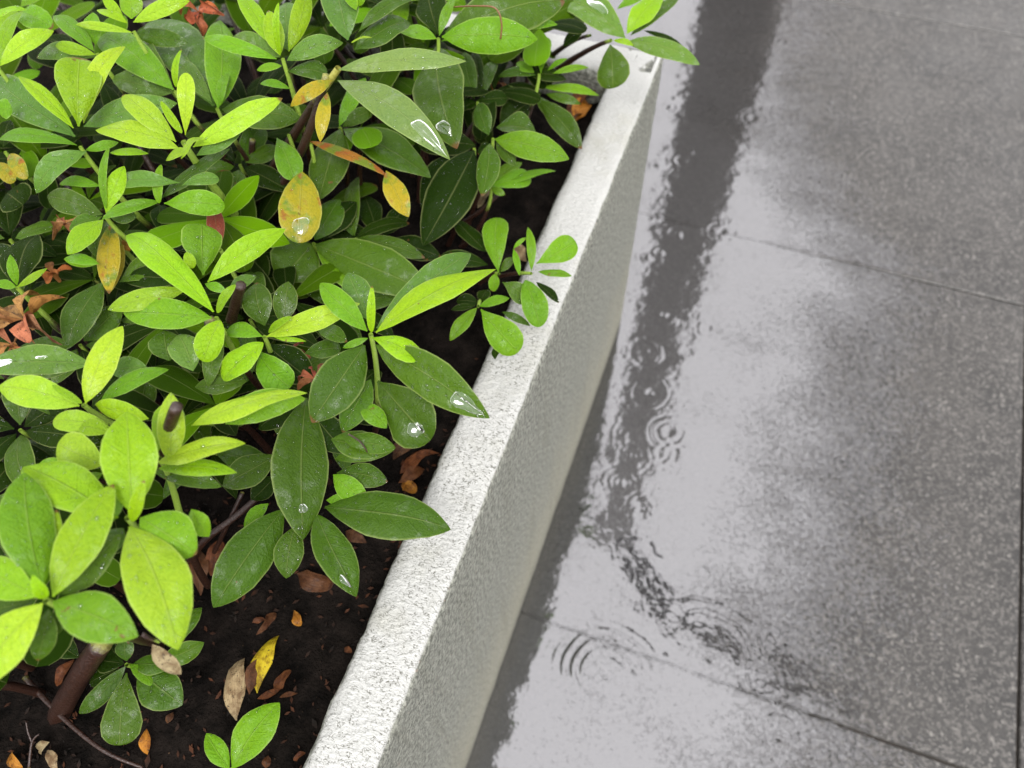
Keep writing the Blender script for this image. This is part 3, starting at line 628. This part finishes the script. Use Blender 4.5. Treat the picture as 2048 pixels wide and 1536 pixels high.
shoot(S1, '5', 268, 1172, .550, [
    (310, 1150, 655, 488, 270, 'y', .1, .9, 'e', .03, 'F6'), (245, 1100, 140, 420, 300, 'm', -.1, .7, 'e', .06), (220, 1150, -170, 950, 240, 'y', 0, .4), (250, 1190, -170, 1680, 300, 'Y', 0, -.4, 'e', .05), (205, 1170, -110, 1250, 140, 'g', -.5, -.7), (310, 1180, 795, 1372, 290, 'm', -.1, -.4, 'e', .08, 'F7'),
    (265, 1160, 195, 1035, 80, 'y', .3, 1.4, 'b'), (340, 1140, 705, 790, 230, 'g', -1.0, -.5), (285, 1220, 215, 1540, 140, 'g', -1.4, -2.4), (250, 1000, 330, 640, 130, 'y', -.6, .2), (300, 1240, 340, 1370, 120, 'g', -1.8, -2.4)], gfrac=.5)
shoot(S1, '7', 740, 932, .415, [
    (735, 940, 447, 1232, 115, 'g', 0, -.6, 'e', .05), (740, 980, 700, 1405, 230, 'g', 0, -.8, 'o', .05), (760, 930, 912, 1058, 86, 'm', .2, -.1), (810, 965, 1067, 1168, 240, 'g', -.1, -.6, 'e', .05), (780, 925, 1012, 935, 130, 'g', 0, 0), (960, 900, 1188, 805, 140, 'g', -.2, .1),
    (1030, 800, 1168, 598, 130, 'g', 0, .6), (725, 925, 560, 905, 140, 'd', 0, 0), (740, 910, 735, 770, 110, 'g', 0, .6), (700, 960, 520, 1040, 130, 'd', -.2, -.5), (700, 900, 640, 800, 110, 'd', -.1, .2)], gfrac=.3)
dk = shoot(S1, '7', 930, 800, .50, [(890, 815, 1058, 992, 125, 't', 0, -.8, 'e', .05)], foot=at(285, 1268, .52), rad=.0006)
# --- seedling
shoot(S5, '7', 1350, 1545, .385, [(1357, 1540, 1632, 1153, 232, 'm', 0, .6, 'e', .04, 'S1'), (1342, 1540, 1208, 1332, 120, 'm', 0, .5, 'e', .04)], foot=Vector(S5.location), gfrac=.7, rad=.0012)

# ------------------------------------------------------------------ inner foliage below the visible shoots
VAR = []
for k in range(10):
    S = leaf_surface(Vector((0, 0, 0)), Vector((1, 0, 0)), rng.uniform(.36, .46), rng.choice('eeol'), rng.uniform(.02, .1), fold=rng.uniform(.1, .25), twist=rng.uniform(-.2, .2), nhint=Vector((0, 0, 1)), seed=900 + k, curl=rng.uniform(0, .1))
    me = leaf_mesh(S, Vector((0, 0, 0)), 10, 4); me.materials.append(M_LEAF); VAR.append(me)
def inside(p, poly):
    x, y = p; r = False; j = len(poly) - 1
    for i in range(len(poly)):
        a, b = poly[i], poly[j]
        if (a[1] > y) != (b[1] > y) and x < (b[0] - a[0]) * (y - a[1]) / (b[1] - a[1]) + a[0]: r = not r
        j = i
    return r
BARE = [(430, 1000), (600, 1130), (760, 1060), (900, 900), (880, 860), (1000, 620), (1010, 540), (1040, 330), (1500, -400), (3000, -400), (3000, 2600), (-100, 2600), (-60, 1480), (120, 1300), (300, 1250), (400, 1130)]
def filler(owner, n, xr, yr, zr):
    k = tries = 0
    while k < n and tries < 4000:
        tries += 1
        c = Vector((rng.uniform(*xr), rng.uniform(*yr), rng.uniform(*zr)))
        if c.x > -.065 or any(inside(project(c + Vector(d)), BARE) for d in ((0, 0, 0), (.035, 0, 0), (0, -.035, 0), (.025, -.025, 0), (-.02, -.03, 0))): continue
        ob = Vector(owner.location)
        foot = c + (Vector((ob.x, ob.y, SZ)) - c) * .25
        pts = [p - c for p in bez(c, c + Vector((0, 0, -.02)), foot, Vector((foot.x, foot.y, SZ - .004)), 6)]
        sh = link('shoot', tube(pts, [.0013 + .0012 * i / 6 for i in range(7)], 6), M_STEM, owner, c - ob)
        sh.color = (.12, .14, .03, .1)
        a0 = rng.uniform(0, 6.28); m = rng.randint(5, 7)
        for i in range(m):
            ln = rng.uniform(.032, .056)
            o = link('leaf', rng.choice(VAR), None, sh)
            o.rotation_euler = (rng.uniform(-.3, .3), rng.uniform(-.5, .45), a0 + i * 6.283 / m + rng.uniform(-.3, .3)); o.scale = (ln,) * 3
            o.color = vary(COL[rng.choice('dddg') if c.z < .46 else rng.choice('dggm')], .25); o.color[3] = .0  # dark old leaves, deepened low down to put understory shade into the colour
        k += 1
filler(S3, 26, (-.45, -.07), (.02, .32), (.40, .48))
filler(S3, 10, (-.45, -.20), (-.02, .18), (.43, .49))
filler(S2, 9, (-.30, -.14), (-.10, .05), (.43, .48))
filler(S2, 14, (-.36, -.08), (-.14, .05), (.40, .46))
filler(S1, 8, (-.34, -.12), (-.32, -.13), (.40, .46))
filler(S1, 8, (-.5, -.25), (-.40, -.12), (.44, .52))
filler(S2, 8, (-.6, -.3), (-.14, .1), (.44, .53))
filler(S3, 9, (-.72, -.42), (.05, .33), (.43, .54))
filler(S6, 14, (-.55, -.10), (.20, .335), (.44, .52))
filler(S6, 8, (-.32, -.07), (.24, .335), (.42, .48))

def rosette_at(owner, zone, x, y, z, n, typ, ln, a0):
    lv = []
    for i in range(n):
        a = a0 + 6.283 * i / n + rng.uniform(-.25, .25); l_ = ln * rng.uniform(.75, 1.1)
        lv.append((x + 12 * math.cos(a), y + 10 * math.sin(a), x + l_ * math.cos(a), y + l_ * .8 * math.sin(a), l_ * rng.uniform(.34, .44), typ[i % len(typ)], 0, rng.uniform(-1.0, .6), rng.choice('eel')))
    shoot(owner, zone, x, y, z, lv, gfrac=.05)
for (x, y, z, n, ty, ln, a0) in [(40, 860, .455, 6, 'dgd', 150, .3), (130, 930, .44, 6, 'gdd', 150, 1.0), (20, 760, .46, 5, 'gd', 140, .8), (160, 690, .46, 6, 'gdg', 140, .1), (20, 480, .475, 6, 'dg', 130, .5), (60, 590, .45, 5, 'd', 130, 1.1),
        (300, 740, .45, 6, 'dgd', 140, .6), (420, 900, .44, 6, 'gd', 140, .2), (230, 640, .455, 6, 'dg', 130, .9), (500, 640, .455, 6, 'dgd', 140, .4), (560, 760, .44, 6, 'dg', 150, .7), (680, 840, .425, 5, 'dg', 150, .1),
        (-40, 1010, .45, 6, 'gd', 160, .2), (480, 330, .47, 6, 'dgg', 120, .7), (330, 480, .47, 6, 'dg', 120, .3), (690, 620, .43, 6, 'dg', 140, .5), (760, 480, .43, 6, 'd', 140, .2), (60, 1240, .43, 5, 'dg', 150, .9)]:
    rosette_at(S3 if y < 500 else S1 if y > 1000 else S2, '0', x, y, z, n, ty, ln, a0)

# ------------------------------------------------------------------ woody stems, twigs, dried blossoms
def branch(owner, pts, r0, r1, n=9, name='branch', green=(.2, .2, .04), gf=-.3):
    ob = Vector(owner.location)
    P = [p for p in pts]
    # resample through Catmull-Rom
    Q = []
    for i in range(len(P) - 1):
        a, b, c, d = P[max(i - 1, 0)], P[i], P[i + 1], P[min(i + 2, len(P) - 1)]
        for s in range(5):
            t = s / 5
            Q.append(.5 * ((2 * b) + (c - a) * t + (2 * a - 5 * b + 4 * c - d) * t * t + (3 * b - a - 3 * c + d) * t ** 3))
    Q.append(P[-1]); m = len(Q)
    org = Q[0]
    Q2 = [q - org for q in Q]
    d0 = (Q2[1] - Q2[0]).normalized() * .0002
    me = tube([Q2[0] - d0] + Q2 + [Q2[-1] + d0], [1e-5] + [r0 + (r1 - r0) * i / (m - 1) for i in range(m)] + [1e-5], n)
    o = link(name, me, M_STEM, owner, org - ob); o.color = (*green, gf); return o
branch(S3, [at(653, 150, .545), at(628, 235, .52), at(597, 312, .49), at(545, 400, .45), at(500, 470, .40), at(480, 520, SZ)], .0022, .0036)
branch(S2, [at(462, 640, .50), at(472, 605, .518), at(482, 570, .532)], .0028, .0026)           # pruned stub
branch(S1, [at(310, 935, .50), at(328, 880, .53), at(354, 812, .555)], .0027, .0025)            # pruned stub
branch(S1, [at(205, 1285, .44), at(160, 1350, .41), at(112, 1440, SZ - .01)], .0052, .0062)     # trunk at the front left
branch(S2, [at(550, 963, .43), at(475, 1030, .415), at(405, 1085, .40), at(370, 1140, SZ)], .0017, .0024)
branch(S2, [at(485, 985, .42), at(450, 1060, .40), at(420, 1120, SZ)], .0012, .0016)
branch(S3, [at(1042, 120, .46), at(1030, 150, .43), at(1018, 200, .39), at(1014, 230, SZ)], .0016, .002)
branch(S3, [at(1000, 385, .42), at(950, 430, .40), at(880, 470, SZ)], .0016, .002)
branch(S2, [at(330, 600, .46), at(320, 700, .43), at(300, 780, SZ)], .003, .004)
branch(S2, [at(420, 640, .49), at(425, 720, .45), at(415, 800, SZ)], .003, .004)
branch(S3, [at(505, 280, .48), at(500, 340, .45), at(480, 420, SZ)], .002, .003)
tw = branch(S1, [at(50, 1355, .372), at(120, 1430, .374), at(205, 1500, .376), at(285, 1535, .374)], .0016, .0009, 7, 'twig')
def stand(name, label, cat, pts, r0, r1):
    e = link(name, None, loc=pts[0]); tag(e, label, cat); branch(e, pts, r0, r1, 6, 'stalk'); branch(e, [pts[1], pts[1] * .6 + pts[2] * .4 + Vector((-.004, .002, .003)), pts[1] + Vector((-.006, .008, .006))], r0 * .7, r1, 6, 'stalk'); return e
stand('dry_twig', 'thin forked dry twig lying on soil at the bottom left', 'twig', [at(58, 1536, .372), at(64, 1485, .378), at(78, 1468, .38)], .0009, .0004)
branch(S3, [at(908, 14, .535), at(950, 12, .545), at(990, 16, .547), at(1003, 45, .540), at(1001, 78, .531)], .0005, .0006, 6, 'dry_style', (.12, .05, .015), 2.0)
branch(S2, [at(697, 868, .50), at(722, 885, .495), at(738, 910, .488)], .0005, .0004, 6, 'dry_style')

def blossom(owner, x, y, z, size, c, n=5, seed=1):
    r = random.Random(seed); org = at(x, y, z); ob = Vector(owner.location)
    root = link('dried_blossom', tube([Vector((0, 0, -.008)), Vector((0, 0, -.004)), Vector((0, 0, 0))], [.0012, .0014, .0022], 6), M_STEM, owner, org - ob); root.color = (*c, 2.0)
    for i in range(n):
        a = 6.283 * i / n + r.uniform(-.4, .4)
        d = Vector((math.cos(a), math.sin(a), r.uniform(-.5, .7))).normalized()
        S = leaf_surface(Vector((0, 0, 0)), d * size * r.uniform(.6, 1.1), size * r.uniform(.3, .55), 'o', r.uniform(-.1, .3), fold=r.uniform(.4, 1.2), twist=r.uniform(-2.2, 2.2), wave=.5, seed=seed * 31 + i, curl=r.uniform(.1, .7), nhint=Vector((0, 0, 1)))
        o = link('petal', leaf_mesh(S, Vector((0, 0, 0)), 9, 4, 'petal'), M_DEAD, root); o.color = (*[k * r.uniform(.75, 1.2) for k in c], 1)
blossom(S2, 50, 640, .495, .027, (.30, .15, .055), 7, 3)
blossom(S2, 25, 690, .485, .016, (.33, .15, .05), 5, 4)
blossom(S3, 398, 25, .535, .017, (.30, .09, .035), 7, 5)
blossom(S2, 632, 758, .500, .012, (.24, .07, .03), 6, 6)
blossom(S3, 130, 445, .49, .016, (.34, .14, .06), 5, 7)
blossom(S2, 105, 545, .48, .011, (.32, .13, .04), 5, 8)
blossom(S2, 585, 700, .47, .011, (.20, .06, .03), 5, 12)
blossom(S3, 985, 165, .44, .014, (.28, .09, .03), 5, 14)
# single red leaf behind the middle shoot
o_ = shoot(S2, '3', 1290, 290, .49, [(1270, 300, 1245, 20, 105, 'r', 0, .8), (760, 300, 720, 230, 60, 'o', -.5, 0)])

# ------------------------------------------------------------------ leaf litter on the soil
def fallen(label, pts, w, typ, lift=.006, shape='e', cat='fallen leaf', **kw):
    """pts: base and tip pixel on the soil"""
    (bx, by), (tx, ty) = pts
    p0 = at(bx, by, SZ + .006); p1 = at(tx, ty, SZ + .006)
    p0.z = soil_z(p0.x, p0.y) + .0025; p1.z = soil_z(p1.x, p1.y) + .0025 + lift * .5
    d = ((p0 + p1) * .5 - CAM).dot(_f); LEAFID[0] += 1
    kw.setdefault('fold', rng.uniform(.3, 1.1)); kw.setdefault('twist', rng.uniform(-1.1, 1.1)); kw.setdefault('wave', rng.uniform(.2, .6)); kw.setdefault('curl', rng.uniform(0, .4))
    S = leaf_surface(p0, p1, w / FPX * d, shape, rng.uniform(.06, .14), nhint=Vector((rng.uniform(-.3, .3), rng.uniform(-.3, .3), 1)), seed=LEAFID[0], **kw)
    o = link('fallen_leaf', leaf_mesh(S, p0, 11, 4, 'fallen_leaf'), M_DEAD, None, p0)
    o.color = vary(COL[typ], .15); tag(o, label, cat, 'leaf litter on the soil'); return o
fallen('cream dead leaf lying on bare soil left of the yellow spotted leaf', ((470, 1440), (474, 1298)), 46, 't', .004, 'e', fold=.1, twist=.1)
fallen('yellow spotted dead leaf overlapping a brown one on the soil', ((512, 1385), (541, 1262)), 44, 'x', .01, 'e', fold=.15, twist=.1)
fallen('brown dead leaf half under the yellow spotted leaf', ((498, 1388), (522, 1310)), 30, 'b', .002)
fallen('orange-red crumpled leaf beside the yellow spotted leaf', ((545, 1375), (582, 1342)), 34, 'k', .01, 'r')
fallen('thin red curled leaf below the crumpled orange one', ((512, 1396), (560, 1376)), 14, 'k', .004, 'l')
fallen('pointed red scrap right of the crumpled orange leaf', ((558, 1394), (594, 1385)), 12, 'k', .003, 'l')
fallen('small orange chip alone on dark soil near the rim', ((584, 1216), (598, 1246)), 20, 'o', .008, 'o')
fallen('small dull red chip left of the lone orange chip', ((502, 1244), (528, 1236)), 14, 'k', .003)
fallen('brown curled leaf strip with a looped stalk above the yellow leaf', ((548, 1222), (518, 1270)), 20, 'b', .012, 'l', twist=.9)
fallen('tiny orange chip against the inner side of the rim', ((685, 1292), (700, 1300)), 13, 'k', .004, 'r')
fallen('brown striped dry leaf curled under the drooping wet leaves', ((592, 1145), (660, 1168)), 44, 'b', .016, 'o')
fallen('long tan dry leaf below the brown branch', ((398, 1100), (400, 1185)), 40, 'b', .012, 'e')
fallen('pinkish brown dry leaf beside the long tan leaf', ((420, 1150), (445, 1088)), 34, 'k', .010, 'r')
fallen('upright orange-brown leaf low on the bare soil', ((290, 1508), (291, 1460)), 22, 'o', .010, 'e')
fallen('small brown leaf tip left of the seedling', ((330, 1445), (342, 1424)), 14, 'b', .004)
fallen('red-brown chip under the low green sprig', ((240, 1430), (275, 1420)), 18, 'k', .004)
fallen('rounded orange chip behind the thick front stem', ((112, 1275), (124, 1300)), 18, 'o', .008, 'o')
fallen('rust coloured leaf leaning on the thick front stem', ((112, 1372), (150, 1325)), 26, 'k', .012, 'e')
fallen('bright orange leaf at the bottom left corner', ((14, 1508), (46, 1534)), 28, 'o', .010, 'e')
fallen('pale folded leaf at the bottom left beside the dry twig', ((72, 1500), (102, 1488)), 26, 't', .012, 'e', fold=.9)
fallen('grey tan leaf below the pale folded leaf', ((92, 1500), (112, 1536)), 26, 't', .006, 'e')
fallen('orange dead leaf propped against the inner rim', ((800, 945), (872, 905)), 38, 'k', .018, 'l')
fallen('brown leaf under the propped orange leaf', ((785, 915), (818, 890)), 30, 'b', .012, 'r')
fallen('amber leaf just below the propped orange leaf', ((805, 965), (828, 985)), 28, 'o', .010, 'r')
fallen('russet leaf between wet leaves and rim', ((848, 935), (800, 968)), 26, 'k', .008)
fallen('small tan leaf touching the rim below the pointed wet leaf', ((690, 1060), (730, 1084)), 26, 'b', .010)
fallen('red-brown leaf scrap at the bottom rim edge', ((585, 1520), (610, 1505)), 16, 'k', .005)
fallen('dark brown leaf scrap beside the seedling', ((530, 1536), (536, 1512)), 18, 'b', .005)
fallen('orange leaf heap piece by the far inner rim', ((1135, 215), (1190, 190)), 40, 'k', .022, 'r')
fallen('rust leaf in the heap by the far inner rim', ((1150, 240), (1175, 200)), 34, 'o', .012, 'e')
fallen('brown leaf at the foot of the far litter heap', ((1120, 250), (1165, 225)), 34, 'b', .010, 'e')
fallen('small tan leaf under the rim sprig', ((1030, 490), (1050, 520)), 26, 't', .012, 'e')
fallen('tan scrap on dark soil under the big dark leaf', ((955, 410), (985, 388)), 24, 't', .010)
# countless small crumbs
cv, cf = [], []
k = 0
while k < 1000:
    x, y = rng.uniform(-.45, -.042), rng.uniform(-.36, .33)
    if k < 900: x, y = rng.uniform(-.22, -.042), rng.uniform(-.34, .0)
    s = rng.uniform(.0008, .0026) * (1.6 if rng.random() < .06 else 1); z = soil_z(x, y); a = rng.uniform(0, 6.28)
    b = len(cv); ca, sa = math.cos(a) * s, math.sin(a) * s; h = rng.uniform(.2, .8) * s
    cv += [(x - ca, y - sa, z + .0008), (x + sa * .4, y - ca * .4, z + .001 + h * .3), (x + ca, y + sa, z + .0008 + h), (x - sa * .4, y + ca * .4, z + .001 + h * .6), (x, y, z - .001)]
    cf += [(b, b + 1, b + 2, b + 3), (b, b + 4, b + 1), (b + 1, b + 4, b + 2), (b + 2, b + 4, b + 3), (b + 3, b + 4, b)]
    k += 1
def mat_crumb():
    k = NT('crumbs')
    oc = k.n('TexCoord').outputs['Object']
    n = k.noise(oc, 70, 2)
    c = k.mix(k.ramp(n, .35, .75), (.006, .0045, .0035), (.050, .018, .008))
    return k.done(k.n('BsdfPrincipled', Base_Color=c, Roughness=.9, IOR=1.25))
cr = link('litter_crumbs', mesh('litter_crumbs', cv, cf, False), mat_crumb()); tag(cr, 'tiny dark bark and leaf crumbs strewn over the soil', 'litter', kind='stuff')

# ------------------------------------------------------------------ rain water
def pool(S, label, t0, v0, rt, rv, h=.0007, seed=1):
    r = random.Random(seed); n, m = 9, 36; ph = [r.uniform(0, 6.28) for _ in range(3)]
    def P(t, v, e):
        a = S(t, v); b = S(t + .01, v) - a; c = S(t, v + .02) - a
        nn = b.cross(c).normalized()
        if nn.z < 0: nn = -nn
        return a + nn * (e + .00012)
    org = S(t0, v0); V = np.zeros((n + 1, m, 3))
    for i in range(n + 1):
        rho = 1e-3 + (1 - 1e-3) * math.sin(i / n * math.pi / 2)
        for j in range(m):
            a = 6.283 * j / m; k = 1 + .16 * math.sin(2 * a + ph[0]) + .10 * math.sin(3 * a + ph[1]) + .04 * math.sin(5 * a + ph[2])
            t = min(.985, max(.02, t0 + rt * rho * k * math.cos(a))); v = min(.96, max(-.96, v0 + rv * rho * k * math.sin(a)))
            V[i, j] = P(t, v, h * math.sqrt(max(0, 1 - rho * rho))) - org
    o = link('water_pool', grid_mesh('water_pool', V, closed_v=True), M_WATER, None, org)
    tag(o, label, 'raindrop', 'rain caught on the leaves')
def npool(key, *a, **k):
    if key in NAMED: pool(NAMED[key], *a, **k)
npool('R2', 'long film of rain at the drooping tip of the dusty leaf', .84, .0, .13, .55, seed=2)
npool('O1', 'rain pooled on the tip of the yellowing leaf', .80, -.1, .10, .5, seed=3)
npool('C3', 'curved rain film near the tip of the dark wet leaf over the rim', .83, .1, .10, .6, seed=4)
npool('C5', 'flat pale raindrop on the dark leaf below the middle shoot', .80, .1, .10, .28, seed=5)
npool('H1', 'bright raindrop near the tip of the hanging dark leaf', .80, -.05, .035, .22, seed=6, h=.0012)
npool('N3', 'rain streak on the broad grey-green leaf at the left', .42, .2, .05, .12, seed=7)
npool('N3', 'wide rain film at the outer end of the broad grey-green leaf', .80, -.1, .10, .4, seed=8)
npool('W1', 'rain film on the dark leaf past the far planter corner', .45, .35, .14, .25, seed=9)
npool('Q3', 'rain bead near the tip of the big leaf behind the dusty pair', .86, .3, .06, .4, seed=10)
npool('H5', 'rain bead at the tip of the small drooping leaf', .82, .3, .07, .3, seed=11)
# fine droplets
def ico():
    n, m = 3, 8; V = []; F = []
    for i in range(n):
        a = math.pi / 2 * i / n
        for j in range(m): V.append((math.cos(a) * math.cos(6.283 * j / m), math.cos(a) * math.sin(6.283 * j / m), math.sin(a) * .55))
    V.append((0, 0, .55))
    for i in range(n - 1):
        for j in range(m): F.append((i * m + j, i * m + (j + 1) % m, (i + 1) * m + (j + 1) % m, (i + 1) * m + j))
    for j in range(m): F.append(((n - 1) * m + j, (n - 1) * m + (j + 1) % m, n * m))
    return V, F
iv, if_ = ico(); dv, df = [], []
for (S, ln, wd, typ) in SURF:
    cnt = int(ln * wd * 1e6 * rng.uniform(.01, .09) * {'p': 1.3, 'P': .8, 'g': 1.1, 'd': .8}.get(typ, .4))
    for _ in range(min(cnt, 90)):
        t, v = rng.uniform(.12, .97), rng.uniform(-.9, .9)
        a = S(t, v); b = (S(t + .01, v) - a); c = (S(t, v + .05) - a)
        nn = b.cross(c)
        if nn.length == 0: continue
        nn.normalize()
        if nn.z < 0: nn = -nn
        s1 = b.normalized(); s2 = nn.cross(s1); r = rng.uniform(.00016, .00042) * (1.9 if rng.random() < .08 else 1)
        k0 = len(dv); el = rng.uniform(1, 1.5)
        for q in iv: dv.append(a + s1 * (q[0] * r * el) + s2 * (q[1] * r) + nn * (q[2] * r))
        df += [tuple(k0 + i for i in f) for f in if_]
dr = link('rain_droplets', mesh('rain_droplets', dv, df), M_WATER); tag(dr, 'fine rain droplets scattered over the azalea leaves', 'raindrops', kind='stuff')
print('LEAVES', LEAFID[0], 'droplets', len(dv) // len(iv))
